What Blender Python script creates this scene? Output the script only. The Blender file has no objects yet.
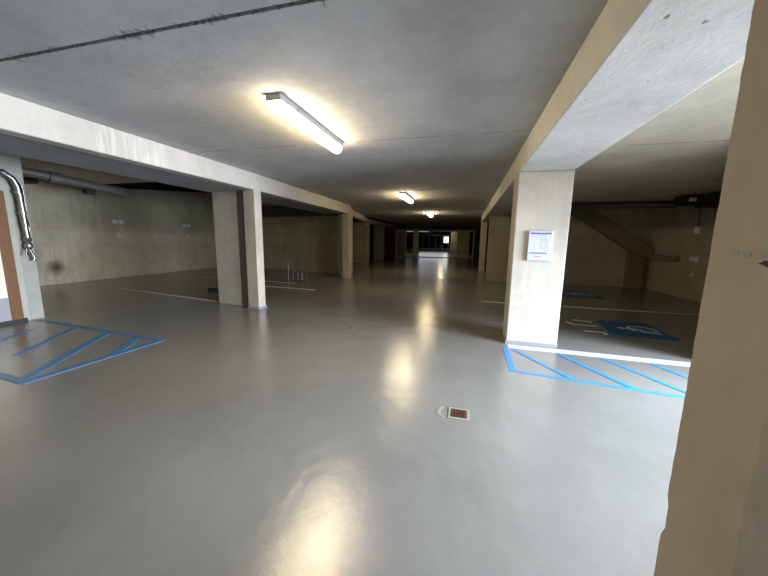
import bpy, bmesh, math, random
from mathutils import Vector
random.seed(4)
S = bpy.context.scene
COL = S.collection

# ------------------------------------------------------------ camera
F_PX, YAW, PITCH, ROLL = 311.43, 0.2543, -0.1539, 0.0163
cam_d = bpy.data.cameras.new('camera')
cam_d.sensor_fit = 'HORIZONTAL'
cam_d.sensor_width = 36.0
cam_d.lens = F_PX / 768 * 36.0
cam_d.clip_start = 0.05
cam_d.clip_end = 200
cam = bpy.data.objects.new('camera', cam_d)
COL.objects.link(cam)
fw = Vector((-math.sin(YAW) * math.cos(PITCH), math.cos(YAW) * math.cos(PITCH), math.sin(PITCH)))
rt0 = Vector((math.cos(YAW), math.sin(YAW), 0))
up0 = rt0.cross(fw)
rt = math.cos(ROLL) * rt0 + math.sin(ROLL) * up0
up = -math.sin(ROLL) * rt0 + math.cos(ROLL) * up0
from mathutils import Matrix
cam.matrix_world = Matrix(((rt.x, up.x, -fw.x, 0), (rt.y, up.y, -fw.y, 0), (rt.z, up.z, -fw.z, 1.5), (0, 0, 0, 1)))
S.camera = cam

# ------------------------------------------------------------ world, daylight, exposure
w = bpy.data.worlds.new('world')
S.world = w
w.use_nodes = True
w.node_tree.nodes['Background'].inputs[0].default_value = (0.75, 0.85, 1.0, 1)
w.node_tree.nodes['Background'].inputs[1].default_value = 0.35

S.view_settings.view_transform = 'Standard'
S.view_settings.look = 'None'
S.view_settings.gamma = 1
S.view_settings.use_curve_mapping = False
S.view_settings.exposure = 0.0
S.cycles.max_bounces = 8
S.cycles.diffuse_bounces = 6
S.cycles.glossy_bounces = 3
S.cycles.caustics_reflective = False
S.cycles.sample_clamp_indirect = 6

def area(name, loc, direction, sx, sy, power, color, spread=180):
    d = bpy.data.lights.new(name, 'AREA')
    d.shape = 'RECTANGLE'
    d.size, d.size_y = sx, sy
    d.energy = power
    d.color = color
    d.spread = math.radians(spread)
    o = bpy.data.objects.new(name, d)
    o.location = loc
    o.rotation_euler = Vector(direction).to_track_quat('-Z', 'Y').to_euler()
    COL.objects.link(o)
    return o

DAY = (0.70, 0.81, 1.0)
# daylight falling in through the open vehicle entrance on the right, beside the photographer
area('entrance_daylight', (4.95, 2.3, 1.3), (-1, 0.04, -0.45), 3.4, 2.0, 930, DAY, 96)
# added soft fill far behind the photographer, brightening the near ceiling
area('rear_fill', (-1.8, -7.6, 1.4), (0, 1, 0.05), 4.5, 2.2, 80, (0.86, 0.92, 1.0), 160)
# daylight from the far entrance at the end of the corridor
area('far_daylight', (-4.5, 44.6, 1.4), (0, -1, -0.1), 4.0, 1.8, 14, (0.85, 0.95, 1.0), 150)

LAMP_E = 75.0

# ------------------------------------------------------------ materials
def mat(name):
    m = bpy.data.materials.new(name)
    m.use_nodes = True
    nt = m.node_tree
    return m, nt, nt.nodes['Principled BSDF']

def N(nt, t, **kw):
    n = nt.nodes.new(t)
    for k, v in kw.items():
        if k in n.inputs.keys():
            n.inputs[k].default_value = v
        else:
            setattr(n, k, v)
    return n

def ramp(nt, src, p0, p1, c0=(0, 0, 0, 1), c1=(1, 1, 1, 1)):
    r = nt.nodes.new('ShaderNodeValToRGB')
    r.color_ramp.elements[0].position = p0
    r.color_ramp.elements[1].position = p1
    r.color_ramp.elements[0].color = c0
    r.color_ramp.elements[1].color = c1
    nt.links.new(src, r.inputs[0])
    return r.outputs[0]

def mixc(nt, fac, a, b, blend='MIX'):
    m = nt.nodes.new('ShaderNodeMix')
    m.data_type = 'RGBA'
    m.blend_type = blend
    L = nt.links
    for s, v in ((m.inputs[0], fac), (m.inputs[6], a), (m.inputs[7], b)):
        if isinstance(v, (int, float)):
            s.default_value = v
        elif isinstance(v, tuple):
            s.default_value = v if len(v) == 4 else v + (1,)
        else:
            L.new(v, s)
    return m.outputs[2]

def math_n(nt, op, a, b=None, clamp=False):
    m = nt.nodes.new('ShaderNodeMath')
    m.operation = op
    m.use_clamp = clamp
    for i, v in enumerate((a, b)):
        if v is None:
            continue
        if isinstance(v, (int, float)):
            m.inputs[i].default_value = v
        else:
            nt.links.new(v, m.inputs[i])
    return m.outputs[0]

def geo_pos(nt):
    g = nt.nodes.new('ShaderNodeNewGeometry')
    return g.outputs['Position']

def noise(nt, vec, scale, detail=4, rough=0.55, stretch=None, dist=0.0):
    if stretch:
        mp = nt.nodes.new('ShaderNodeMapping')
        mp.inputs['Scale'].default_value = stretch
        nt.links.new(vec, mp.inputs[0])
        vec = mp.outputs[0]
    n = nt.nodes.new('ShaderNodeTexNoise')
    n.inputs['Scale'].default_value = scale
    n.inputs['Detail'].default_value = detail
    n.inputs['Roughness'].default_value = rough
    n.inputs['Distortion'].default_value = dist
    nt.links.new(vec, n.inputs['Vector'])
    return n.outputs[0]

def concrete(name, base, light=None, dark=None, streaks=0.0, pits=0.0, bump=0.25, band=None, boards=False,
             extra=None, rough=0.85):
    m, nt, b = mat(name)
    pos = geo_pos(nt)
    light = light or tuple(min(1, c * 1.25) for c in base)
    dark = dark or tuple(c * 0.72 for c in base)
    n1 = noise(nt, pos, 1.3, 6, 0.6)
    n2 = noise(nt, pos, 9, 5, 0.6)
    n3 = noise(nt, pos, 60, 3, 0.6)
    c = mixc(nt, ramp(nt, n1, 0.32, 0.68), dark, light)
    c = mixc(nt, 0.5, c, base)
    c = mixc(nt, ramp(nt, n2, 0.42, 0.75), c, mixc(nt, 0.35, c, light))
    if streaks:
        s = noise(nt, pos, 3.0, 5, 0.6, stretch=(3.0, 3.0, 0.35))
        c = mixc(nt, math_n(nt, 'MULTIPLY', ramp(nt, s, 0.52, 0.72), streaks), c, light)
        s2 = noise(nt, pos, 2.2, 5, 0.6, stretch=(2.5, 2.5, 0.5))
        c = mixc(nt, math_n(nt, 'MULTIPLY', ramp(nt, s2, 0.55, 0.75), streaks), c, dark)
    height = math_n(nt, 'ADD', math_n(nt, 'MULTIPLY', n3, 0.3), n2)
    if boards:
        sep = nt.nodes.new('ShaderNodeSeparateXYZ')
        nt.links.new(pos, sep.inputs[0])
        for z in (0.62, 1.22, 1.62):
            d = math_n(nt, 'ABSOLUTE', math_n(nt, 'SUBTRACT', sep.outputs[2], z))
            k = math_n(nt, 'MULTIPLY', math_n(nt, 'SUBTRACT', 1.0, math_n(nt, 'MULTIPLY', d, 45.0), True), 0.35, True)
            c = mixc(nt, k, c, dark)
    if band:
        z0, z1, bc = band
        sep = nt.nodes.new('ShaderNodeSeparateXYZ')
        nt.links.new(pos, sep.inputs[0])
        a = math_n(nt, 'GREATER_THAN', sep.outputs[2], z0)
        e = math_n(nt, 'LESS_THAN', sep.outputs[2], z1)
        k = math_n(nt, 'MULTIPLY', math_n(nt, 'MULTIPLY', a, e), 0.8)
        c = mixc(nt, k, c, mixc(nt, 0.3, bc, c))
    if pits:
        mp = nt.nodes.new('ShaderNodeMapping')
        mp.inputs['Scale'].default_value = (1, 1, 1)
        nt.links.new(pos, mp.inputs[0])
        v = nt.nodes.new('ShaderNodeTexVoronoi')
        v.inputs['Scale'].default_value = 5.5
        nt.links.new(mp.outputs[0], v.inputs['Vector'])
        dd = math_n(nt, 'ADD', v.outputs['Distance'], math_n(nt, 'MULTIPLY', n3, 0.10))
        p = ramp(nt, dd, 0.10, 0.13, (1, 1, 1, 1), (0, 0, 0, 1))
        c = mixc(nt, math_n(nt, 'MULTIPLY', p, pits), c, (0.03, 0.03, 0.03))
        height = math_n(nt, 'SUBTRACT', height, p)
    if extra:
        c = extra(nt, pos, c)
    nt.links.new(c, b.inputs['Base Color'])
    b.inputs['Roughness'].default_value = rough
    b.inputs['Specular IOR Level'].default_value = 0.25
    bp = nt.nodes.new('ShaderNodeBump')
    bp.inputs['Strength'].default_value = bump
    bp.inputs['Distance'].default_value = 0.01
    nt.links.new(height, bp.inputs['Height'])
    nt.links.new(bp.outputs[0], b.inputs['Normal'])
    return m

def plain(name, color, rough=0.5, metal=0.0, var=0.12, spec=0.5):
    m, nt, b = mat(name)
    pos = geo_pos(nt)
    n = noise(nt, pos, 14, 4)
    c = mixc(nt, n, tuple(x * (1 - var) for x in color), tuple(min(1, x * (1 + var)) for x in color))
    nt.links.new(c, b.inputs['Base Color'])
    b.inputs['Roughness'].default_value = rough
    b.inputs['Metallic'].default_value = metal
    b.inputs['Specular IOR Level'].default_value = spec
    return m

def emis(name, color, e):
    m, nt, b = mat(name)
    b.inputs['Base Color'].default_value = color + (1,)
    b.inputs['Emission Color'].default_value = color + (1,)
    b.inputs['Emission Strength'].default_value = e
    return m

def joint_dirt(nt, pos, c):
    # grime gathered along the expansion joint across the ceiling
    sep = nt.nodes.new('ShaderNodeSeparateXYZ')
    nt.links.new(pos, sep.inputs[0])
    d = math_n(nt, 'ABSOLUTE', math_n(nt, 'SUBTRACT', sep.outputs[1], 1.72))
    n = noise(nt, pos, 22, 5, 0.7, stretch=(1.2, 0.5, 1))
    big = noise(nt, pos, 1.6, 2, 0.5)
    reach = math_n(nt, 'MULTIPLY', ramp(nt, n, 0.44, 0.72), math_n(nt, 'MULTIPLY', ramp(nt, big, 0.3, 0.65), 0.13))
    k = math_n(nt, 'GREATER_THAN', reach, d)
    c = mixc(nt, math_n(nt, 'MULTIPLY', k, 0.55), c, (0.05, 0.05, 0.05))
    for y0, x0, x1 in ((4.07, -9, 0.6), (4.93, 1.4, 8)):
        d2 = math_n(nt, 'ABSOLUTE', math_n(nt, 'SUBTRACT', sep.outputs[1], math_n(nt, 'ADD', y0, math_n(nt, 'MULTIPLY', n, 0.02))))
        k2 = math_n(nt, 'LESS_THAN', d2, 0.008)
        r = math_n(nt, 'MULTIPLY', math_n(nt, 'GREATER_THAN', sep.outputs[0], x0), math_n(nt, 'LESS_THAN', sep.outputs[0], x1))
        br = ramp(nt, noise(nt, pos, 4, 3), 0.38, 0.5)
        k2 = math_n(nt, 'MULTIPLY', math_n(nt, 'MULTIPLY', k2, r), math_n(nt, 'MULTIPLY', br, 0.75))
        c = mixc(nt, k2, c, (0.06, 0.055, 0.05))
    # small rusty flecks
    fl = noise(nt, pos, 3.2, 6, 0.7, stretch=(1, 3, 1))
    c = mixc(nt, math_n(nt, 'MULTIPLY', ramp(nt, fl, 0.66, 0.74), 0.25), c, (0.12, 0.10, 0.08))
    return c

def damp(nt, pos, c):
    # one round dark damp stain low on the back wall of the left bay
    vm = nt.nodes.new('ShaderNodeVectorMath')
    vm.operation = 'DISTANCE'
    nt.links.new(pos, vm.inputs[0])
    vm.inputs[1].default_value = (-12.05, 6.62, 0.50)
    d = math_n(nt, 'ADD', vm.outputs['Value'], math_n(nt, 'MULTIPLY', noise(nt, pos, 5, 3), 0.15))
    k = ramp(nt, d, 0.14, 0.36, (1, 1, 1, 1), (0, 0, 0, 1))
    c = mixc(nt, math_n(nt, 'MULTIPLY', k, 0.85), c, (0.03, 0.025, 0.02))
    n = noise(nt, pos, 0.9, 4, 0.65, stretch=(1, 1, 0.6))
    return mixc(nt, math_n(nt, 'MULTIPLY', ramp(nt, n, 0.48, 0.62), 0.35), c, (0.28, 0.24, 0.14))

def lime(nt, pos, c):
    # white lime runs on the side of the beam
    sep = nt.nodes.new('ShaderNodeSeparateXYZ')
    nt.links.new(pos, sep.inputs[0])
    a = math_n(nt, 'MULTIPLY', math_n(nt, 'GREATER_THAN', sep.outputs[1], 2.80), math_n(nt, 'LESS_THAN', sep.outputs[1], 3.62))
    n = noise(nt, pos, 5, 4, 0.6, stretch=(1, 3.0, 0.35))
    k = math_n(nt, 'MULTIPLY', math_n(nt, 'MULTIPLY', a, ramp(nt, n, 0.5, 0.66)), 0.6)
    return mixc(nt, k, c, (0.62, 0.62, 0.58))

M = {}
M['ceiling'] = concrete('ceiling_concrete', (0.45, 0.45, 0.445), bump=0.3, extra=joint_dirt)
M['bay_ceiling'] = concrete('bay_ceiling_concrete', (0.70, 0.63, 0.49), bump=0.3, extra=joint_dirt)
M['beam'] = concrete('pale_beam_concrete', (0.43, 0.405, 0.36), streaks=0.35, bump=0.3, extra=lime)
M['beam_right'] = concrete('pitted_beam_concrete', (0.54, 0.515, 0.46), streaks=0.25, pits=0.6, bump=0.45)
M['column'] = concrete('column_concrete', (0.42, 0.38, 0.31), streaks=0.45, bump=0.35)
M['pillar'] = concrete('pillar_concrete', (0.35, 0.305, 0.24), streaks=0.35, bump=0.35)
M['wall'] = concrete('stained_wall_concrete', (0.46, 0.40, 0.275), streaks=0.7, bump=0.3, boards=True, extra=damp,
                     band=(1.22, 1.62, (0.52, 0.47, 0.36)))
M['wall_right'] = concrete('shaded_wall_concrete', (0.33, 0.295, 0.21), streaks=0.6, bump=0.3, boards=True)  # darker copy of the wall concrete; the right bay's dimness is in the colour
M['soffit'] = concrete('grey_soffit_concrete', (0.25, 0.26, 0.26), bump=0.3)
M['joint'] = concrete('joint_filler', (0.13, 0.11, 0.11), bump=0.3)
M['plaster'] = concrete('painted_plaster', (0.34, 0.33, 0.28), streaks=0.1, bump=0.1)
M['cream_plaster'] = concrete('cream_plaster', (0.42, 0.40, 0.33), streaks=0.1, bump=0.1)
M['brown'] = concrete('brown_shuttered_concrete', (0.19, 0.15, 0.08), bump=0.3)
M['dark'] = concrete('dark_concrete', (0.10, 0.09, 0.07), bump=0.3)  # dark tone carries the shade of the cross beam, voids and far end

def floor_mat():
    m, nt, b = mat('grey_epoxy_floor')
    pos = geo_pos(nt)
    n1 = noise(nt, pos, 0.6, 5, 0.6)
    n2 = noise(nt, pos, 5, 5, 0.6)
    c = mixc(nt, ramp(nt, n1, 0.3, 0.7), (0.140, 0.134, 0.118), (0.180, 0.174, 0.154))
    c = mixc(nt, math_n(nt, 'MULTIPLY', ramp(nt, n2, 0.55, 0.8), 0.25), c, (0.19, 0.185, 0.16))
    nt.links.new(c, b.inputs['Base Color'])
    r = math_n(nt, 'ADD', math_n(nt, 'MULTIPLY', n1, 0.12), 0.13)
    nt.links.new(r, b.inputs['Roughness'])
    b.inputs['Specular IOR Level'].default_value = 1.0
    grain = noise(nt, pos, 160, 2, 0.5)
    swirl = noise(nt, pos, 3.2, 3, 0.5, dist=0.2)
    h = math_n(nt, 'ADD', math_n(nt, 'MULTIPLY', grain, 0.085), math_n(nt, 'MULTIPLY', swirl, 0.65))
    bp = nt.nodes.new('ShaderNodeBump')
    bp.inputs['Strength'].default_value = 0.5
    bp.inputs['Distance'].default_value = 0.02
    nt.links.new(h, bp.inputs['Height'])
    nt.links.new(bp.outputs[0], b.inputs['Normal'])
    return m
M['floor'] = floor_mat()

def paint(name, color, wear=0.3):
    m, nt, b = mat(name)
    pos = geo_pos(nt)
    n = noise(nt, pos, 12, 6, 0.7)
    c = mixc(nt, math_n(nt, 'MULTIPLY', ramp(nt, n, 0.5, 0.75), wear), color, (0.24, 0.24, 0.23))
    nt.links.new(c, b.inputs['Base Color'])
    b.inputs['Roughness'].default_value = 0.4
    return m
M['blue'] = paint('blue_floor_paint', (0.026, 0.17, 0.45))
M['blue_dull'] = paint('dull_blue_floor_paint', (0.035, 0.15, 0.32), 0.35)
M['blue_worn'] = paint('worn_blue_floor_paint', (0.045, 0.13, 0.28), 0.6)
M['blue_deep'] = paint('deep_blue_floor_paint', (0.008, 0.075, 0.18), 0.15)
M['white_paint'] = paint('white_floor_paint', (0.62, 0.62, 0.60), 0.15)
M['white_toned_down'] = paint('toned_down_white_floor_paint', (0.42, 0.42, 0.42), 0.25)  # same white, darkened in the colour to offset the strong entrance daylight
M['stencil'] = plain('stencil_white', (0.72, 0.70, 0.66), 0.8)
M['chrome'] = plain('polished_steel', (0.26, 0.235, 0.215), 0.3, 1.0, 0.3)
M['steel'] = plain('dull_steel', (0.30, 0.29, 0.27), 0.35, 0.9, 0.3)
M['duct'] = plain('grey_duct', (0.20, 0.19, 0.165), 0.5, 0.3, 0.3)
M['black'] = plain('black_rubber', (0.015, 0.015, 0.015), 0.6)
M['pipe_dark'] = plain('dark_pipe', (0.05, 0.045, 0.035), 0.5)
M['pipe_grey'] = plain('grey_pipe', (0.13, 0.125, 0.10), 0.5)
M['wood'] = plain('orange_wood', (0.15, 0.06, 0.014), 0.45, 0, 0.35)
M['cream'] = plain('cream_door', (0.78, 0.70, 0.52), 0.5, 0, 0.05)
M['kick'] = plain('grey_kick_plate', (0.30, 0.30, 0.30), 0.4, 0, 0.1)
M['housing'] = plain('grey_lamp_housing', (0.26, 0.26, 0.25), 0.5, 0, 0.1)
M['lamp'] = emis('lit_diffuser', (1.0, 0.80, 0.50), LAMP_E)
M['poster'] = plain('poster_paper', (0.50, 0.50, 0.62), 0.35, 0, 0.03)
M['poster_frame'] = plain('poster_frame', (0.5, 0.5, 0.52), 0.3, 0.2, 0.05)
M['poster_low'] = plain('poster_footer', (0.46, 0.52, 0.51), 0.35, 0, 0.03)
M['ink'] = plain('purple_ink', (0.09, 0.07, 0.20), 0.5)
M['ink_grey'] = plain('grey_ink', (0.34, 0.34, 0.42), 0.5)
M['red'] = plain('red_ink', (0.75, 0.16, 0.22), 0.5)
M['rust'] = plain('rusty_grate', (0.07, 0.03, 0.015), 0.7, 0.2, 0.6)
M['mortar'] = plain('pale_mortar', (0.21, 0.20, 0.17), 0.5, 0, 0.2)
M['yellow'] = plain('yellow_reflector', (0.85, 0.72, 0.25), 0.3)
M['leaf'] = plain('dark_leaves', (0.02, 0.05, 0.02), 0.7, 0, 0.5)
M['daylit'] = emis('bright_daylight_pane', (0.95, 1.0, 0.92), 2.0)
M['skirt'] = plain('grey_floor_paint_upturn', (0.21, 0.215, 0.22), 0.4)
M['smudge'] = plain('grey_green_smudge', (0.26, 0.29, 0.26), 0.8)
M['hole'] = plain('dark_gouge', (0.045, 0.03, 0.022), 0.9)
def glass_mat():
    m, nt, b = mat('tinted_glass')
    b.inputs['Base Color'].default_value = (0.55, 0.72, 0.62, 1)
    b.inputs['Transmission Weight'].default_value = 1.0
    b.inputs['Roughness'].default_value = 0.05
    b.inputs['IOR'].default_value = 1.1
    return m
M['glass'] = glass_mat()
M['frame'] = plain('pale_painted_metal', (0.75, 0.72, 0.64), 0.5)

# ------------------------------------------------------------ mesh helpers
def link(name, bm, m, parent=None, bevel=0.0, smooth=False):
    bmesh.ops.recalc_face_normals(bm, faces=bm.faces)
    me = bpy.data.meshes.new(name)
    bm.to_mesh(me)
    bm.free()
    me.materials.append(m)
    if smooth:
        for p in me.polygons:
            p.use_smooth = True
    o = bpy.data.objects.new(name, me)
    COL.objects.link(o)
    if parent:
        o.parent = parent
        o.matrix_parent_inverse = Matrix.Translation(-parent.location)
    if bevel:
        md = o.modifiers.new('bevel', 'BEVEL')
        md.width = bevel
        md.segments = 2
        md.limit_method = 'ANGLE'
    return o

def add_prism(bm, pts, z0, z1):
    """vertical prism on a plan polygon"""
    a = [bm.verts.new((x, y, z0)) for x, y in pts]
    b = [bm.verts.new((x, y, z1)) for x, y in pts]
    n = len(pts)
    bm.faces.new(a[::-1])
    bm.faces.new(b)
    for i in range(n):
        bm.faces.new((a[i], a[(i + 1) % n], b[(i + 1) % n], b[i]))

def add_box(bm, x0, x1, y0, y1, z0, z1):
    add_prism(bm, [(x0, y0), (x1, y0), (x1, y1), (x0, y1)], z0, z1)

def add_hull8(bm, lo, hi):
    a = [bm.verts.new(p) for p in lo]
    b = [bm.verts.new(p) for p in hi]
    n = len(a)
    bm.faces.new(a[::-1])
    bm.faces.new(b)
    for i in range(n):
        bm.faces.new((a[i], a[(i + 1) % n], b[(i + 1) % n], b[i]))

def add_tube(bm, pts, r, seg=14):
    pts = [Vector(p) for p in pts]
    rs = r if isinstance(r, (list, tuple)) else [r] * len(pts)
    rings = []
    t0 = (pts[1] - pts[0]).normalized()
    ref = Vector((0, 0, 1)) if abs(t0.z) < 0.9 else Vector((1, 0, 0))
    u = t0.cross(ref).normalized()
    for i, p in enumerate(pts):
        if i == 0: t = pts[1] - pts[0]
        elif i == len(pts) - 1: t = pts[-1] - pts[-2]
        else: t = (pts[i + 1] - pts[i]).normalized() + (pts[i] - pts[i - 1]).normalized()
        t.normalize()
        u = (u - t * u.dot(t)).normalized()
        v = t.cross(u)
        rings.append([bm.verts.new(p + rs[i] * (math.cos(2 * math.pi * k / seg) * u + math.sin(2 * math.pi * k / seg) * v)) for k in range(seg)])
    for a, b in zip(rings, rings[1:]):
        for k in range(seg):
            bm.faces.new((a[k], a[(k + 1) % seg], b[(k + 1) % seg], b[k]))
    bm.faces.new(rings[0][::-1])
    bm.faces.new(rings[-1])

def box(name, x0, x1, y0, y1, z0, z1, m, parent=None, bevel=0.0):
    bm = bmesh.new()
    add_box(bm, x0, x1, y0, y1, z0, z1)
    return link(name, bm, m, parent, bevel)

def prism(name, pts, z0, z1, m, parent=None, bevel=0.0):
    bm = bmesh.new()
    add_prism(bm, pts, z0, z1)
    return link(name, bm, m, parent, bevel)

def tube(name, pts, r, m, parent=None, seg=14):
    bm = bmesh.new()
    add_tube(bm, pts, r, seg)
    o = link(name, bm, m, parent, 0, True)
    md = o.modifiers.new('edges', 'EDGE_SPLIT')
    md.split_angle = math.radians(50)
    return o

def tag(o, label=None, cat=None, group=None, kind=None):
    if label: o['label'] = label
    if cat: o['category'] = cat
    if group: o['group'] = group
    if kind: o['kind'] = kind
    return o

def thing(name, loc, label, cat, group=None):
    o = bpy.data.objects.new(name, None)
    o.location = loc
    o.empty_display_size = 0.1
    COL.objects.link(o)
    return tag(o, label, cat, group)

def struct(o):
    o['kind'] = 'structure'
    return o

def stripe_pts(a, b, wdt):
    a = Vector((a[0], a[1])); b = Vector((b[0], b[1]))
    d = (b - a).normalized()
    n = Vector((-d.y, d.x)) * wdt / 2
    return [tuple(a - n), tuple(b - n), tuple(b + n), tuple(a + n)]

# ------------------------------------------------------------ the setting
H = 2.76      # slab soffit
HB = 2.45     # beam soffit
BAYZ = 3.08   # left bay slab
struct(box('floor', -15, 9, -8, 50, -0.25, 0, M['floor']))

# corridor slab in panels, open joint at y = 1.72
bm = bmesh.new()
add_box(bm, -5.46, 1.40, -8, 1.705, H, H + 0.14)
add_box(bm, -5.46, 1.40, 1.735, 50, H, H + 0.14)
add_box(bm, -5.46, 1.40, -8, 50, H + 0.15, H + 0.3)
struct(link('ceiling', bm, M['ceiling']))
struct(box('ceiling', 1.40, 9, -8, 50, H, H + 0.3, M['bay_ceiling']))
bm = bmesh.new()
add_box(bm, -15, -5.46, -8, 7.57, BAYZ, BAYZ + 0.3)
struct(link('ceiling', bm, M['bay_ceiling']))
struct(box('ceiling', -15, -5.46, 7.57, 50, 4.2, 4.4, M['dark']))
struct(box('trim_3', -5.45, -5.3, 7.0, 50, H + 0.31, 4.3, M['dark']))
struct(box('trim_1', -15, -5.46, 7.27, 7.57, BAYZ + 0.3, 4.2, M['dark']))

# left walls
bm = bmesh.new()      # back wall of the left bays with its rising top edge
ys = [3.9, 8.6, 12.2, 13.9]; zs = [3.08, 3.14, 3.52, 3.7]
xs = -12.05
lo, hi = [], []
prev = None
for y, z in zip(ys, zs):
    zz = z if y > 7.6 else BAYZ
    a = [bm.verts.new((xs, y, 0)), bm.verts.new((xs, y, zz)), bm.verts.new((xs - 0.3, y, zz)), bm.verts.new((xs - 0.3, y, 0))]
    if prev:
        for k in range(4):
            bm.faces.new((prev[k], prev[(k + 1) % 4], a[(k + 1) % 4], a[k]))
    else:
        bm.faces.new(a)
    prev = a
bm.faces.new(prev)
struct(link('wall_left', bm, M['wall']))
struct(box('wall_left_outer', -15, -14.7, -8, 50, 0, 4.2, M['dark']))
# wall with the door, and its return
struct(box('wall_left_front', -7.65, -7.38, -8, 3.79, 0, BAYZ, M['plaster']))
struct(box('wall_left_return', -12.35, -7.65, 3.6, 3.79, 0, BAYZ, M['wall']))
# cross wall between the left bays
TW = [(-12.05, 13.78), (-4.75, 12.52), (-4.75, 12.78), (-12.05, 14.04)]
struct(prism('wall_back_left', TW, 0, 4.2, M['wall']))
struct(prism('trim_2', [(-12.0, 13.45), (-4.95, 12.25), (-4.95, 12.55), (-12.0, 13.77)], 2.47, 2.95, M['dark']))
# right bay
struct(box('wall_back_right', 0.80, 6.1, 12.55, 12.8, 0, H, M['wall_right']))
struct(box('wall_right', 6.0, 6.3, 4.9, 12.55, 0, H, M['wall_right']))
struct(box('wall_right_cutoff_stub', 3.15, 6.3, 4.70, 4.9, 0, H, M['wall']))  # unseen stub, placed to cut off the entrance daylight at the bay line
# wall with the open entrance beside the photographer
bm = bmesh.new()
add_box(bm, 5.05, 5.3, -8, 0.5, 0, H)
add_box(bm, 5.05, 5.3, 4.1, 4.7, 0, H)
add_box(bm, 5.05, 5.3, 0.5, 4.1, 2.4, H)
struct(link('wall_right_entrance', bm, M['wall']))
struct(box('wall_back', -15, 9, -8.3, -8, 0, 4.2, M['wall']))
# beyond
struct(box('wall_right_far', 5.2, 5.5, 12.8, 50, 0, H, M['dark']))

def far_wall():
    bm = bmesh.new()
    add_box(bm, -14.7, -6.22, 28, 28.25, 0, 2.755)
    add_box(bm, -14.7, -5.5, 28, 28.25, 3.1, 4.2)
    add_box(bm, -14.7, -5.5, 28, 28.25, 2.7, 3.1)      # left of the opening
    add_box(bm, 0.62, 5.2, 28, 28.25, 0, H)
    add_box(bm, -6.22, 0.62, 28, 28.25, 2.42, H)
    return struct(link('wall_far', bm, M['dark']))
far_wall()
struct(box('wall_far_side', -6.22, -5.55, 28.35, 28.6, 0, H, M['pillar']))
struct(box('wall_far_right', -1.55, 0.3, 37.5, 37.8, 0, H, M['brown']))
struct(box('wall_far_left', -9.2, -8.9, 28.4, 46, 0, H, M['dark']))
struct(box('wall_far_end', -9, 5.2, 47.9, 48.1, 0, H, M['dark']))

# ------------------------------------------------------------ beams
def path_beam(name, pts_in, pts_out, z0, z1, m, label, group=None):
    bm = bmesh.new()
    add_prism(bm, pts_in + pts_out[::-1], z0, z1)
    o = link(name, bm, m, None, 0.012)
    return tag(o, label, 'beam', group)

path_beam('concrete_beam', [(-4.14, -7.9), (-4.14, 5.7), (-4.30, 11.4)], [(-4.34, -7.9), (-4.34, 5.7), (-4.50, 11.4)], 2.44, H,
          M['beam'], 'pale concrete beam along the left of the corridor with white lime runs near the camera')
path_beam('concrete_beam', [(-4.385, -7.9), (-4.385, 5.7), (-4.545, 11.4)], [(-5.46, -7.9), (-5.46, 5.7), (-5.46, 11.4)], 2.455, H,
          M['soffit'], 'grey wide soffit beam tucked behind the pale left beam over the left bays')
path_beam('concrete_beam', [(-4.64, 11.9), (-5.75, 18.0)], [(-4.95, 11.9), (-6.05, 18.0)], 2.5, H,
          M['beam'], 'short second beam on the left between the double column and the column with reflectors')
path_beam('concrete_beam', [(-5.9, 18.6), (-6.2, 27.9)], [(-6.2, 18.6), (-6.5, 27.9)], 2.5, H,
          M['beam'], 'dim farthest beam on the left over the dark bays before the far opening')
path_beam('concrete_beam', [(0.645, -7.9), (0.645, 5.05)], [(1.33, -7.9), (1.33, 5.05)], HB, H,
          M['beam_right'], 'wide pitted concrete beam overhead on the right, nearest the camera')
path_beam('concrete_beam', [(0.65, 5.08), (0.66, 16.9)], [(1.33, 5.08), (1.33, 16.9)], HB, H,
          M['beam_right'], 'concrete beam on the right running on behind the column with the poster')

# ------------------------------------------------------------ columns
c = thing('concrete_column', (0.99, 4.9, 0), 'broad pale concrete column on the right carrying the framed poster', 'column')
box('shaft', 0.645, 1.33, 4.78, 5.03, 0, HB, M['column'], c, 0.012)
box('rear_shaft', 0.655, 1.33, 5.06, 5.32, 0, HB, M['column'], c, 0.012)
box('base_upturn', 0.638, 1.338, 4.772, 5.0, 0, 0.055, M['skirt'], c)

c = thing('concrete_column', (-4.3, 5.7, 0), 'slender pale column under the left beam, with a dark gap beside it', 'column')
prism('shaft', [(-4.14, 5.53), (-4.14, 5.76), (-4.44, 5.80), (-4.44, 5.585)], 0, 2.445, M['column'], c, 0.01)
prism('base_upturn', [(-4.125, 5.515), (-4.125, 5.775), (-4.45, 5.815), (-4.45, 5.57)], 0, 0.05, M['skirt'], c)
c = thing('concrete_column', (-5.08, 5.95, 0), 'wide stained column in the left bay standing next to the slender one', 'column')
prism('shaft', [(-4.73, 5.73), (-4.73, 6.1), (-5.43, 6.2), (-5.43, 5.84)], 0, 2.47, M['column'], c, 0.01)
prism('joint_strip', [(-4.445, 5.69), (-4.445, 5.95), (-4.729, 6.0), (-4.729, 5.745)], 0, 2.45, M['joint'], c)

c = thing('concrete_column', (-4.45, 11.3, 0), 'second slender column down the left beam, with a splashed foot', 'column')
prism('shaft', [(-4.30, 11.15), (-4.30, 11.4), (-4.58, 11.44), (-4.58, 11.2)], 0, 2.44, M['column'], c, 0.01)
c = thing('concrete_column', (-4.9, 11.9, 0), 'narrow pale column edge between the cross wall and the second slender column', 'column')
prism('shaft', [(-4.74, 11.75), (-4.74, 12.5), (-5.0, 12.52), (-5.0, 11.8)], 0, 2.47, M['column'], c, 0.01)

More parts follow.
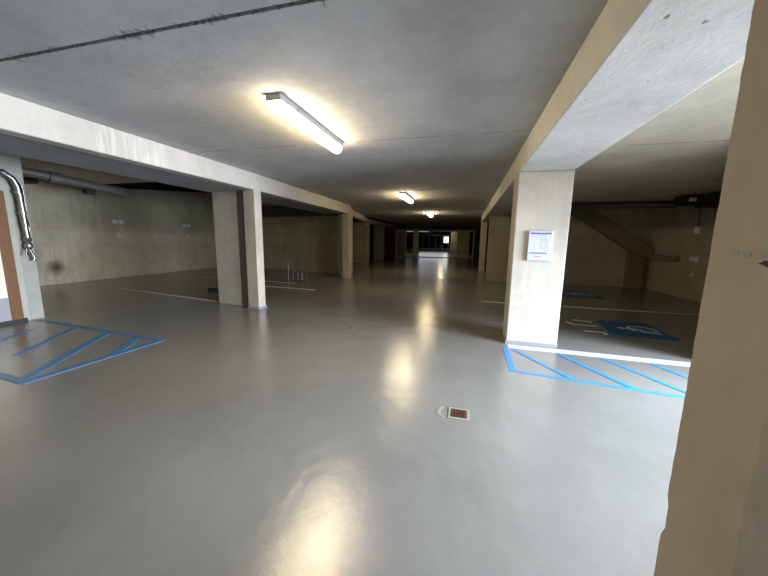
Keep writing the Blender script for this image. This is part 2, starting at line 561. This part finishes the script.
c = thing('concrete_column', (-6.5, 18.6, 0), 'third column on the left, in dim light with yellow reflectors on its corner', 'column')
prism('shaft', [(-5.9, 18.4), (-5.9, 18.9), (-7.1, 19.1), (-7.1, 18.6)], 0, 2.6, M['column'], c, 0.01)
for z in (0.75, 2.35):
    box('reflector', -5.97, -5.885, 18.37, 18.45, z, z + 0.1, M['yellow'], c)
c = thing('concrete_column', (-6.45, 23.2, 0), 'dark brown column in the shadows left of the far opening', 'column')
box('shaft', -6.85, -6.1, 23, 23.4, 0, 2.72, M['pillar'], c, 0.01)
c = thing('concrete_column', (0.95, 16.8, 0), 'distant olive column on the right where the right-hand beam ends', 'column')
box('shaft', 0.66, 0.95, 16.5, 16.9, 0, HB, M['pillar'], c, 0.01)

# near pillar with an uneven corner
def near_pillar():
    c = thing('concrete_pillar', (0.98, 0.93, 0), 'brown concrete pillar filling the right edge of the picture, nearest the camera', 'pillar')
    bm = bmesh.new()
    prev = None
    zz = [i * 0.035 for i in range(71)]
    zz[-1] = HB
    for z in zz:
        e = random.uniform(-0.0015, 0.0015) + (0.012 if 0.62 < z < 0.72 else 0)
        f = random.uniform(-0.002, 0.002) + (0.006 if random.random() < 0.06 else 0)
        x0, x1, y0, y1 = 0.645, 1.33, 0.805, 1.06
        k = 0.006
        ring = [(x0 + k + f, y0), (x1, y0), (x1, y1), (x0 + k, y1 - e), (x0, y1 - k - e), (x0, y0 + k + f)]
        vs = [bm.verts.new((a, b, z)) for a, b in ring]
        if prev:
            for i in range(6):
                bm.faces.new((prev[i], prev[(i + 1) % 6], vs[(i + 1) % 6], vs[i]))
        else:
            bm.faces.new(vs[::-1])
        prev = vs
    bm.faces.new(prev)
    link('shaft', bm, M['pillar'], c)
    def patch(name, y, z, ry, rz, m, n=14):
        bm = bmesh.new()
        ring = []
        for i in range(n):
            a = 2 * math.pi * i / n
            r = 1 + random.uniform(-0.25, 0.25)
            ring.append((y + ry * r * math.cos(a), z + rz * r * math.sin(a)))
        a = [bm.verts.new((0.6445, p, q)) for p, q in ring]
        b = [bm.verts.new((0.6435, p, q)) for p, q in ring]
        bm.faces.new(a); bm.faces.new(b[::-1])
        for i in range(n):
            bm.faces.new((a[i], a[(i + 1) % n], b[(i + 1) % n], b[i]))
        link(name, bm, m, c)
    patch('smudge', 0.968, 1.482, 0.010, 0.005, M['smudge'])
    patch('smudge', 0.935, 1.480, 0.012, 0.007, M['smudge'])
    patch('smudge', 0.890, 1.482, 0.012, 0.008, M['smudge'])
    patch('gouge', 0.866, 1.460, 0.030, 0.008, M['hole'])
near_pillar()

# ------------------------------------------------------------ ceiling lamps
def lamp(y0, y1, label, x=-1.72):
    L = thing('ceiling_lamp', (x, (y0 + y1) / 2, H), label, 'ceiling lamp', 'batten lamps down the corridor ceiling')
    box('housing', x - 0.075, x + 0.075, y0, y1, 2.70, H, M['housing'], L, 0.008)
    bm = bmesh.new()
    n = 10
    sec = [(-0.066, 2.70)]
    for i in range(n + 1):
        a = math.pi * i / n
        sec.append((-0.066 * math.cos(a), 2.675 - 0.06 * math.sin(a)))
    sec.append((0.066, 2.70))
    rings = []
    for y, s in ((y0 + 0.012, 0.72), (y0 + 0.03, 0.93), (y0 + 0.06, 1.0), (y1 - 0.06, 1.0), (y1 - 0.03, 0.93), (y1 - 0.012, 0.72)):
        rings.append([bm.verts.new((x + px * s, y, 2.70 + (pz - 2.70) * s)) for px, pz in sec])
    for a, b in zip(rings, rings[1:]):
        for k in range(len(sec) - 1):
            bm.faces.new((a[k], a[k + 1], b[k + 1], b[k]))
    bm.faces.new(rings[0]); bm.faces.new(rings[-1][::-1])
    link('diffuser', bm, M['lamp'], L, 0, True)
    for yy in (y0 + 0.3, y1 - 0.3):
        for s in (-1, 1):
            box('clip', x + s * 0.077 - 0.004, x + s * 0.077 + 0.004, yy - 0.012, yy + 0.012, 2.69, 2.735, M['chrome'], L)
    return L
lamp(2.62, 4.08, 'large lit batten lamp on the ceiling nearest the camera')
lamp(8.35, 9.81, 'lit batten lamp on the ceiling, the middle of the three down the corridor')
lamp(14.1, 15.56, 'smallest lit batten lamp, farthest down the corridor ceiling')
lamp(33.0, 34.46, 'lit batten lamp beyond the far opening, seen as a glint on the floor', -2.55)
lamp(-3.2, -1.74, 'lit batten lamp added as fill on the ceiling behind the photographer')  # unseen, added for fill; keeps the spacing of the corridor row

# ------------------------------------------------------------ floor markings
Z1 = 0.003
def line(name, a, b, wdt, m, label, cat='parking line', group=None, z=Z1):
    return tag(prism(name, stripe_pts(a, b, wdt), 0.0, z, m), label, cat, group)
line('parking_line', (-11.7, 6.97), (-5.62, 5.97), 0.09, M['white_paint'], 'white bay line on the left floor ending at the wide stained column')
line('parking_line', (-7.4, 8.52), (-4.25, 8.26), 0.09, M['white_paint'], 'white bay line on the left floor between the slender columns')
line('parking_line', (-11.5, 9.75), (-5.5, 9.3), 0.07, M['white_paint'], 'faint thin bay line far back on the left floor near the bike rack')
line('parking_line', (0.45, 8.09), (5.9, 8.10), 0.09, M['white_paint'], 'white bay line on the right between the two blue wheelchair symbols')
line('parking_line', (0.66, 4.67), (3.1, 4.60), 0.17, M['white_toned_down'], 'broad bright white line at the foot of the poster column')

hr = thing('hatched_marking', (1.6, 4.0, 0), 'bright blue hatched zone on the floor right, at the foot of the poster column', 'floor marking')
def st(name, a, b, wdt, m, parent, z=Z1):
    prism(name, stripe_pts(a, b, wdt), 0.0, z, m, parent)
st('border', (0.62, 4.55), (0.61, 3.72), 0.075, M['blue'], hr)
st('border', (0.60, 3.75), (3.1, 3.44), 0.06, M['blue'], hr, 0.004)
st('stripe', (0.72, 4.54), (1.22, 3.70), 0.06, M['blue'], hr, 0.0045)
st('stripe', (1.28, 4.54), (1.78, 3.62), 0.06, M['blue'], hr, 0.0045)
st('stripe', (1.80, 4.53), (2.32, 3.58), 0.06, M['blue'], hr, 0.0045)
st('stripe', (2.35, 4.50), (2.80, 3.52), 0.06, M['blue'], hr, 0.0045)

hl = thing('hatched_marking', (-5.4, 2.8, 0), 'worn blue hatched zone on the floor left, in front of the door', 'floor marking')
st('border', (-7.25, 3.63), (-4.17, 3.40), 0.08, M['blue_worn'], hl)
st('border', (-4.28, 1.94), (-4.21, 3.40), 0.08, M['blue_dull'], hl, 0.004)
st('border', (-5.4, 2.07), (-4.28, 1.97), 0.08, M['blue_worn'], hl, 0.0042)
st('stripe', (-5.32, 3.44), (-4.36, 1.98), 0.10, M['blue_dull'], hl, 0.0045)
st('stripe', (-4.65, 3.38), (-4.24, 2.77), 0.10, M['blue_dull'], hl, 0.0045)
st('stripe', (-6.10, 3.49), (-5.35, 2.43), 0.08, M['blue_worn'], hl, 0.0045)
st('stripe', (-6.62, 3.2), (-6.15, 2.5), 0.08, M['blue_worn'], hl, 0.0045)

def wheelchair(x0, y0, x1, y1, label, skew=0.05, marks=True):
    """blue field, symbol with its head towards -x"""
    t = thing('wheelchair_symbol', ((x0 + x1) / 2, (y0 + y1) / 2, 0), label, 'floor marking')
    prism('blue_field', [(x0, y0), (x1, y0), (x1 + skew, y1), (x0 + 0.15, y1)], 0, Z1, M['blue_deep'], t)
    cx, cy = (x0 + x1) / 2 + 0.14, (y0 + y1) / 2
    s = (y1 - y0) * 0.72
    def P(u, v):      # u along the body (head negative), v sideways
        return (cx + u * s, cy + v * s)
    bm = bmesh.new()
    def seg(a, b, wdt):
        add_prism(bm, stripe_pts(P(*a), P(*b), wdt), Z1, 0.006)
    # head
    add_prism(bm, [(P(-0.34, 0.0)[0] + 0.05 * math.cos(k), P(-0.34, 0.0)[1] + 0.05 * math.sin(k)) for k in [i * math.pi / 6 for i in range(12)]], Z1, 0.006)
    seg((-0.27, 0.0), (0.02, 0.0), 0.055)
    seg((-0.14, 0.0), (-0.14, -0.17), 0.045)
    seg((0.02, 0.02), (0.02, -0.20), 0.055)
    seg((0.02, -0.20), (0.27, -0.26), 0.055)
    seg((0.27, -0.26), (0.26, -0.34), 0.05)
    link('figure', bm, M['white_paint'], t)
    bm = bmesh.new()
    arc = [(0.08 + 0.25 * math.cos(a), 0.02 + 0.25 * math.sin(a)) for a in [math.radians(d) for d in range(215, -50, -14)]]
    for a, b in zip(arc, arc[1:]):
        add_prism(bm, stripe_pts(P(*a), P(*b), 0.045), Z1, 0.0055)
    link('wheel', bm, M['white_paint'], t)
    return t
wheelchair(2.40, 5.76, 3.36, 6.86, 'blue square with white wheelchair symbol on the floor of the near right bay')
wheelchair(2.62, 9.60, 3.75, 10.95, 'faint dark blue wheelchair symbol on the floor at the back of the right bay')
ar = thing('floor_stencil', (2.15, 6.3, 0), 'three white painted strokes on the floor left of the blue wheelchair symbol', 'floor marking')
st('stroke', (2.10, 6.72), (2.38, 6.66), 0.05, M['white_paint'], ar)
st('stroke', (2.38, 6.68), (2.36, 6.56), 0.04, M['white_paint'], ar)
st('stroke', (1.95, 6.36), (2.40, 6.32), 0.05, M['white_paint'], ar)
st('stroke', (1.93, 6.52), (2.02, 6.34), 0.04, M['white_paint'], ar)
st('stroke', (2.04, 5.92), (2.36, 5.90), 0.055, M['white_paint'], ar)
st('stroke', (2.35, 5.91), (2.33, 5.77), 0.04, M['white_paint'], ar)

# ------------------------------------------------------------ floor fittings
d = thing('floor_drain', (0.02, 2.62, 0), 'small rusty rectangular drain set in the open floor', 'drain')
bm = bmesh.new()
for q in ((-0.075, 0.105, 2.69, 2.71), (-0.075, 0.105, 2.53, 2.555), (-0.075, -0.052, 2.555, 2.69), (0.085, 0.105, 2.555, 2.69)):
    add_box(bm, q[0], q[1], q[2], q[3], 0, 0.004)
link('frame', bm, M['mortar'], d, 0.001)
box('grate', -0.052, 0.085, 2.555, 2.69, 0, 0.0035, M['rust'], d)
bm = bmesh.new()
for i in range(5):
    add_box(bm, -0.045 + i * 0.027, -0.036 + i * 0.027, 2.56, 2.685, 0.0035, 0.008)
link('bars', bm, M['rust'], d)
bm = bmesh.new()
arc = [(0.01 + 0.17 * math.cos(a), 2.62 + 0.13 * math.sin(a)) for a in [math.radians(x) for x in range(140, 232, 12)]]
for i, (a, b) in enumerate(zip(arc, arc[1:])):
    add_prism(bm, stripe_pts(a, b, 0.012 + 0.02 * math.sin(math.pi * (i + 0.5) / (len(arc) - 1))), 0, 0.002)
tag(link('scuff_mark', bm, M['mortar']), 'pale curved scuff on the floor just left of the rusty drain', 'floor mark')

c = thing('metal_cap', (-1.83, 4.85, 0), 'tiny dark metal cap on the floor in the middle of the corridor', 'floor cap')
tube('rim', [(-1.83, 4.85, 0), (-1.83, 4.85, 0.006)], 0.05, M['pipe_grey'], c, 16)
tube('lid', [(-1.83, 4.85, 0.0065), (-1.83, 4.85, 0.009)], 0.035, M['black'], c, 16)

tag(box('wheel_stop', -6.95, -5.75, 7.08, 7.2, 0, 0.07, M['black'], None, 0.01), 'low black rubber wheel stop on the floor behind the wide stained column', 'wheel stop')

r = thing('bike_rack', (-6.0, 10.0, 0), 'thin metal bike rack on the floor by the left cross wall', 'bike rack')
tube('post', [(-6.16, 9.95, 0), (-6.16, 9.95, 0.62)], 0.018, M['steel'], r, 8)
for x in (-6.0, -5.84, -5.7):
    y = 10.0 + (x + 6) * 0.3
    tube('hoop', [(x, y, 0), (x, y, 0.28), (x + 0.02, y + 0.06, 0.32), (x + 0.02, y + 0.25, 0.32), (x + 0.02, y + 0.3, 0.28), (x + 0.02, y + 0.3, 0)], 0.014, M['steel'], r, 8)
tube('rail', [(-6.2, 9.97, 0.02), (-5.62, 10.1, 0.02)], 0.016, M['steel'], r, 8)

# ------------------------------------------------------------ framed poster on the column
p = thing('framed_poster', (0.98, 4.78, 1.25), 'white framed plan poster hanging on the broad right-hand column', 'poster')
box('frame', 0.825, 1.135, 4.745, 4.779, 1.245, 1.655, M['poster_frame'], p, 0.004)
box('sheet', 0.835, 1.125, 4.742, 4.745, 1.335, 1.645, M['poster'], p)
box('footer', 0.835, 1.125, 4.742, 4.745, 1.253, 1.335, M['poster_low'], p)
bm = bmesh.new()
x = 0.855
while x < 1.105:        # header lettering, too small to read
    wd = random.choice((0.008, 0.011, 0.014))
    add_box(bm, x, x + wd, 4.7405, 4.742, 1.608, 1.608 + random.choice((0.02, 0.026)), )
    x += wd + 0.004
link('heading', bm, M['ink'], p)
bm = bmesh.new()
x = 0.85
while x < 1.08:
    wd = random.choice((0.006, 0.009, 0.012))
    add_box(bm, x, x + wd, 4.7405, 4.742, 1.342, 1.358)
    x += wd + 0.004
link('caption', bm, M['ink'], p)
bm = bmesh.new()
def pl(pts, wd=0.004):
    for (a, b), (c_, e) in zip(pts, pts[1:]):
        L = math.hypot(c_ - a, e - b)
        nx, nz = -(e - b) / L * wd / 2, (c_ - a) / L * wd / 2
        q = [(a + nx, b + nz), (c_ + nx, e + nz), (c_ - nx, e - nz), (a - nx, b - nz)]
        A = [bm.verts.new((u, 4.742, v)) for u, v in q]
        B = [bm.verts.new((u, 4.7408, v)) for u, v in q]
        bm.faces.new(A); bm.faces.new(B[::-1])
        for i in range(4):
            bm.faces.new((A[i], A[(i + 1) % 4], B[(i + 1) % 4], B[i]))
pl([(0.99, 1.59), (1.04, 1.59), (1.05, 1.54), (1.04, 1.52), (1.075, 1.515), (1.075, 1.48), (1.05, 1.47), (1.06, 1.43), (1.085, 1.42), (1.08, 1.375), (1.045, 1.38), (1.04, 1.42), (0.99, 1.425), (0.995, 1.50), (1.0, 1.54), (0.99, 1.59)], 0.008)
link('plan_outline', bm, M['ink_grey'], p)
bm = bmesh.new()
pl([(1.005, 1.55), (1.035, 1.50)], 0.006)
link('plan_note', bm, M['ink_grey'], p)
for u0, u1, v in ((0.86, 0.95, 1.56), (0.86, 0.94, 1.53), (0.86, 0.93, 1.40)):
    bm = bmesh.new()
    pl([(u0, v), (u1, v)], 0.003)
    link('plan_note', bm, M['ink_grey'], p)
box('red_mark', 0.925, 0.95, 4.7405, 4.742, 1.29, 1.312, M['red'], p)
bm = bmesh.new()
for i in range(5):
    add_box(bm, 0.956 + i * 0.012, 0.964 + i * 0.012, 4.7405, 4.742, 1.294, 1.307)
link('red_lettering', bm, M['red'], p)

# ------------------------------------------------------------ door on the left
dr = struct(thing('door_1', (-7.38, 3.2, 0), None, None))
X = -7.38
bm = bmesh.new()
add_box(bm, X, X + 0.05, 3.36, 3.50, 0.03, 2.18)
add_box(bm, X, X + 0.05, 2.26, 2.40, 0.03, 2.18)
add_box(bm, X, X + 0.05, 2.40, 3.36, 2.04, 2.18)
link('door_frame', bm, M['wood'], dr, 0.005)
box('door_leaf', X, X + 0.02, 2.40, 3.36, 0.03, 2.04, M['cream'], dr)
box('kick_plate', X + 0.02, X + 0.026, 2.42, 3.36, 0.05, 0.44, M['kick'], dr)
box('threshold', X, X + 0.06, 2.2, 3.54, 0.0, 0.055, M['black'], dr)
tube('door_handle', [(X + 0.02, 2.5, 1.05), (X + 0.07, 2.5, 1.05), (X + 0.07, 2.62, 1.05)], 0.01, M['chrome'], dr, 8)
# smooth pale plaster surround with a rounded corner, around the door
bm = bmesh.new()
pts = [(3.5, 0.0), (3.585, 0.0)]
pts += [(3.40 + 0.185 * math.cos(a), 2.20 + 0.185 * math.sin(a)) for a in [math.radians(k) for k in range(0, 91, 15)]]
pts += [(2.1, 2.385), (2.1, 2.19), (3.5, 2.19)]
A = [bm.verts.new((X, y, z)) for y, z in pts]
B = [bm.verts.new((X + 0.02, y, z)) for y, z in pts]
bm.faces.new(A); bm.faces.new(B[::-1])
for i in range(len(pts)):
    bm.faces.new((A[i], A[(i + 1) % len(pts)], B[(i + 1) % len(pts)], B[i]))
link('surround', bm, M['cream_plaster'], dr)

# steel pipe bending down beside the door
sp = thing('steel_pipe', (-7.25, 3.66, 1.0), 'shiny steel pipe bending down the wall beside the wooden door frame', 'pipe')
px = -7.26
tube('pipe_run', [(px, 2.6, 2.50), (px, 3.36, 2.49), (px, 3.50, 2.465), (px, 3.595, 2.39), (px, 3.635, 2.28), (px, 3.65, 2.15), (px, 3.66, 1.62)], 0.045, M['chrome'], sp, 20)
for a, b in (((px, 3.33, 2.49), (px, 3.38, 2.487)), ((px, 3.47, 2.475), (px, 3.50, 2.46)), ((px, 3.635, 2.20), (px, 3.638, 2.16)), ((px, 3.655, 1.87), (px, 3.656, 1.83))):
    tube('coupling', [a, b], 0.055, M['steel'], sp, 20)
tube('lower_section', [(px, 3.66, 1.62), (px, 3.665, 1.40)], [0.04, 0.04], M['chrome'], sp, 20)
tube('valve', [(px, 3.665, 1.44), (px, 3.665, 1.40), (px, 3.665, 1.36), (px, 3.665, 1.33), (px, 3.665, 1.27), (px, 3.665, 1.24)], [0.04, 0.056, 0.032, 0.052, 0.052, 0.025], M['steel'], sp, 16)
tube('valve_handle', [(px + 0.02, 3.62, 1.25), (px + 0.03, 3.60, 1.13)], 0.012, M['steel'], sp, 8)
tube('spout', [(px, 3.67, 1.25), (px, 3.69, 1.16), (px, 3.72, 1.10), (px, 3.70, 1.04)], 0.022, M['chrome'], sp, 10)
tube('conduit', [(px - 0.08, 3.745, 1.55), (px - 0.08, 3.745, 2.25), (px - 0.08, 3.72, 2.35)], 0.012, M['chrome'], sp, 8)
for z in (1.86, 2.17):
    box('bracket', -7.375, px, 3.645, 3.665, z - 0.012, z + 0.012, M['steel'], sp)

# ------------------------------------------------------------ left bay ducts and wall marks
du = thing('air_duct', (-9.5, 6.2, 2.7), 'pale grey duct under the ceiling of the left bay with a dark fitting below it', 'duct')
tube('duct_run', [(-9.8, 4.3, 2.93), (-9.6, 5.2, 2.86), (-9.5, 5.7, 2.80), (-9.5, 6.75, 2.72)], [0.10, 0.10, 0.11, 0.11], M['duct'], du, 18)
tube('duct_end', [(-9.5, 6.75, 2.72), (-9.5, 6.98, 2.70)], 0.135, M['duct'], du, 18)
tube('duct_end', [(-9.55, 5.35, 2.83), (-9.52, 5.55, 2.815)], 0.13, M['duct'], du, 18)
box('dark_fitting', -9.58, -9.42, 6.02, 6.22, 2.54, 2.66, M['black'], du, 0.01)
tube('hanger', [(-9.5, 6.4, 2.8), (-9.5, 6.4, 3.08)], 0.01, M['steel'], du, 8)
tube('hanger', [(-9.6, 5.2, 2.9), (-9.6, 5.2, 3.08)], 0.01, M['steel'], du, 8)
pd = tag(tube('drain_pipe', [(-11.2, 4.2, 2.85), (-11.3, 5.2, 2.78), (-11.6, 6.2, 2.95)], 0.09, M['pipe_dark']), 'dark pipe in the upper corner of the left bay behind the grey duct', 'pipe')

def wall_marks(x, y, z, axis, label, group, s=1.0):
    t = thing('wall_stencil', (x, y, z), label, 'wall marking', group)
    def q(u0, u1, v0, v1, name):
        if axis == 'x':
            box(name, x, x + 0.004, y + u0 * s, y + u1 * s, z + v0 * s, z + v1 * s, M['stencil'], t)
        else:
            box(name, x - 0.004, x, y + u0 * s, y + u1 * s, z + v0 * s, z + v1 * s, M['stencil'], t)
    q(-0.22, -0.03, -0.08, 0.07, 'square_mark')
    q(0.02, 0.20, -0.08, 0.07, 'square_mark')
    bm = bmesh.new()
    for (u0, u1, v0, v1) in ((-0.07, -0.03, -0.62, -0.42), (-0.03, 0.06, -0.56, -0.52), (0.04, 0.08, -0.62, -0.54)):
        if axis == 'x':
            add_box(bm, x, x + 0.004, y + u0 * s, y + u1 * s, z + v0 * s, z + v1 * s)
        else:
            add_box(bm, x - 0.004, x, y + u0 * s, y + u1 * s, z + v0 * s, z + v1 * s)
    link('small_mark', bm, M['stencil'], t)
wall_marks(-12.05, 8.55, 1.98, 'x', 'pair of white stencilled squares on the left bay wall, the pair nearer the grey duct', 'white wall stencils', 0.9)
wall_marks(-12.05, 11.40, 1.98, 'x', 'pair of white stencilled squares on the left bay wall, the one nearer the wide column', 'white wall stencils', 0.9)
wall_marks(6.0, 10.35, 1.12, 'y', 'dim white stencil marks on the right bay wall beside the near pillar', 'white wall stencils', 0.8)

# ------------------------------------------------------------ right bay: pipes, stair soffit, boxes
tag(tube('ceiling_pipe', [(1.35, 11.0, 2.66), (5.75, 11.0, 2.70)], 0.05, M['pipe_dark']), 'upper dark pipe under the ceiling at the back of the right bay', 'pipe')
tag(tube('ceiling_pipe', [(1.35, 11.02, 2.53), (5.75, 11.0, 2.56)], 0.035, M['pipe_grey']), 'lower greyer pipe running below the dark one at the back of the right bay', 'pipe')
sb = thing('stair_soffit', (4.9, 12.3, 0), 'sloping concrete stair underside on the back wall of the right bay', 'stair underside')
def slab_xz(name, pts, y0, y1, m, parent):
    bm = bmesh.new()
    A = [bm.verts.new((x, y0, z)) for x, z in pts]
    B = [bm.verts.new((x, y1, z)) for x, z in pts]
    bm.faces.new(A); bm.faces.new(B[::-1])
    for i in range(len(pts)):
        bm.faces.new((A[i], A[(i + 1) % len(pts)], B[(i + 1) % len(pts)], B[i]))
    link(name, bm, m, parent, 0.01)
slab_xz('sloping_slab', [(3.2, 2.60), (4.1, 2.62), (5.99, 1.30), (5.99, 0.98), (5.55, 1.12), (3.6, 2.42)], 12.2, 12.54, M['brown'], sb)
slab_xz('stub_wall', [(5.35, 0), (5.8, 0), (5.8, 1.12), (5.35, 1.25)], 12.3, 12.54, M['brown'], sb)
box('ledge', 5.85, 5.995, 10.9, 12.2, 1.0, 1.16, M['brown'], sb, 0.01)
du2 = thing('cable_duct', (5.9, 9.6, 2.6), 'dark boxed duct under the ceiling at the right wall, beside the near pillar', 'duct')
box('duct_body', 5.55, 5.99, 6.0, 9.9, 2.42, 2.70, M['black'], du2, 0.01)
box('duct_head', 5.3, 5.99, 9.9, 10.3, 2.5, 2.75, M['black'], du2, 0.01)
tag(box('junction_box', 5.42, 5.54, 9.8, 9.89, 2.58, 2.68, M['stencil'], None, 0.006), 'small white box fixed to the dark duct head at the right wall', 'junction box')
tag(box('switch_box', 5.94, 6.0, 10.28, 10.44, 1.8, 1.98, M['stencil'], None, 0.008), 'small pale square box high on the right bay wall', 'switch box')
tag(tube('conduit', [(5.97, 10.36, 1.98), (5.97, 10.36, 2.5)], 0.015, M['pipe_grey']), 'thin vertical conduit above the pale square box on the right wall', 'pipe')

# ------------------------------------------------------------ far opening and what stands beyond
fr = thing('portal_frame', (-2.8, 27.95, 0), 'thin pale metal frame around the far opening at the end of the corridor', 'portal frame')
box('jamb', -6.22, -6.10, 27.9, 28, 0, 2.42, M['frame'], fr)
box('jamb', 0.50, 0.62, 27.9, 28, 0, 2.42, M['frame'], fr)
box('lintel', -6.10, 0.50, 27.9, 28, 2.29, 2.42, M['frame'], fr)
box('sill', -6.10, 0.50, 27.9, 28, 0, 0.05, M['frame'], fr)
tag(box('concrete_column', -5.50, -5.36, 28.3, 28.6, 0, 2.6, M['column']), 'thin pale post just inside the left of the far opening', 'column')
c = thing('concrete_column', (-1.25, 34, 0), 'brown column in the middle of the far opening', 'column')
box('shaft', -1.62, -0.95, 33.8, 34.1, 0, H, M['column'], c, 0.01)
c = thing('concrete_column', (-6.2, 39, 0), 'pale greenish column beyond the far opening on its left side', 'column')
box('shaft', -6.5, -5.85, 39, 39.3, 0, H, M['column'], c, 0.01)
wn = struct(thing('window_1', (-5.0, 45.5, 0), None, None))
bm = bmesh.new()
for i in range(9):
    x = -8.8 + i * 0.9
    add_box(bm, x - 0.03, x + 0.03, 45.45, 45.55, 0.35, 2.2)
add_box(bm, -8.83, -1.5, 45.45, 45.55, 2.2, 2.3)
add_box(bm, -8.83, -1.5, 45.45, 45.55, 0.3, 0.38)
link('window_frame', bm, M['steel'], wn)
box('window_pane', -8.83, -1.5, 45.49, 45.51, 0.38, 2.2, M['glass'], wn)
struct(box('wall_far_parapet', -8.83, -1.5, 45.4, 45.6, 0, 0.3, M['column']))
bm = bmesh.new()
for i in range(900):
    x = random.uniform(-8.7, -1.6); z = random.uniform(0.1, 2.4); y = random.uniform(46.6, 47.4)
    s = random.uniform(0.05, 0.12)
    vs = [bm.verts.new((x + random.uniform(-s, s), y + random.uniform(-s, s), z + random.uniform(-s, s) * 1.5)) for _ in range(3)]
    bm.faces.new(vs)
hedge = link('hedge', bm, M['leaf'])
tag(hedge, 'dark green hedge seen through the glazing beyond the far opening', 'hedge', kind='stuff')
box('bright_pane', -3.15, -2.5, 45.40, 45.485, 1.2, 2.05, M['daylit'], wn)
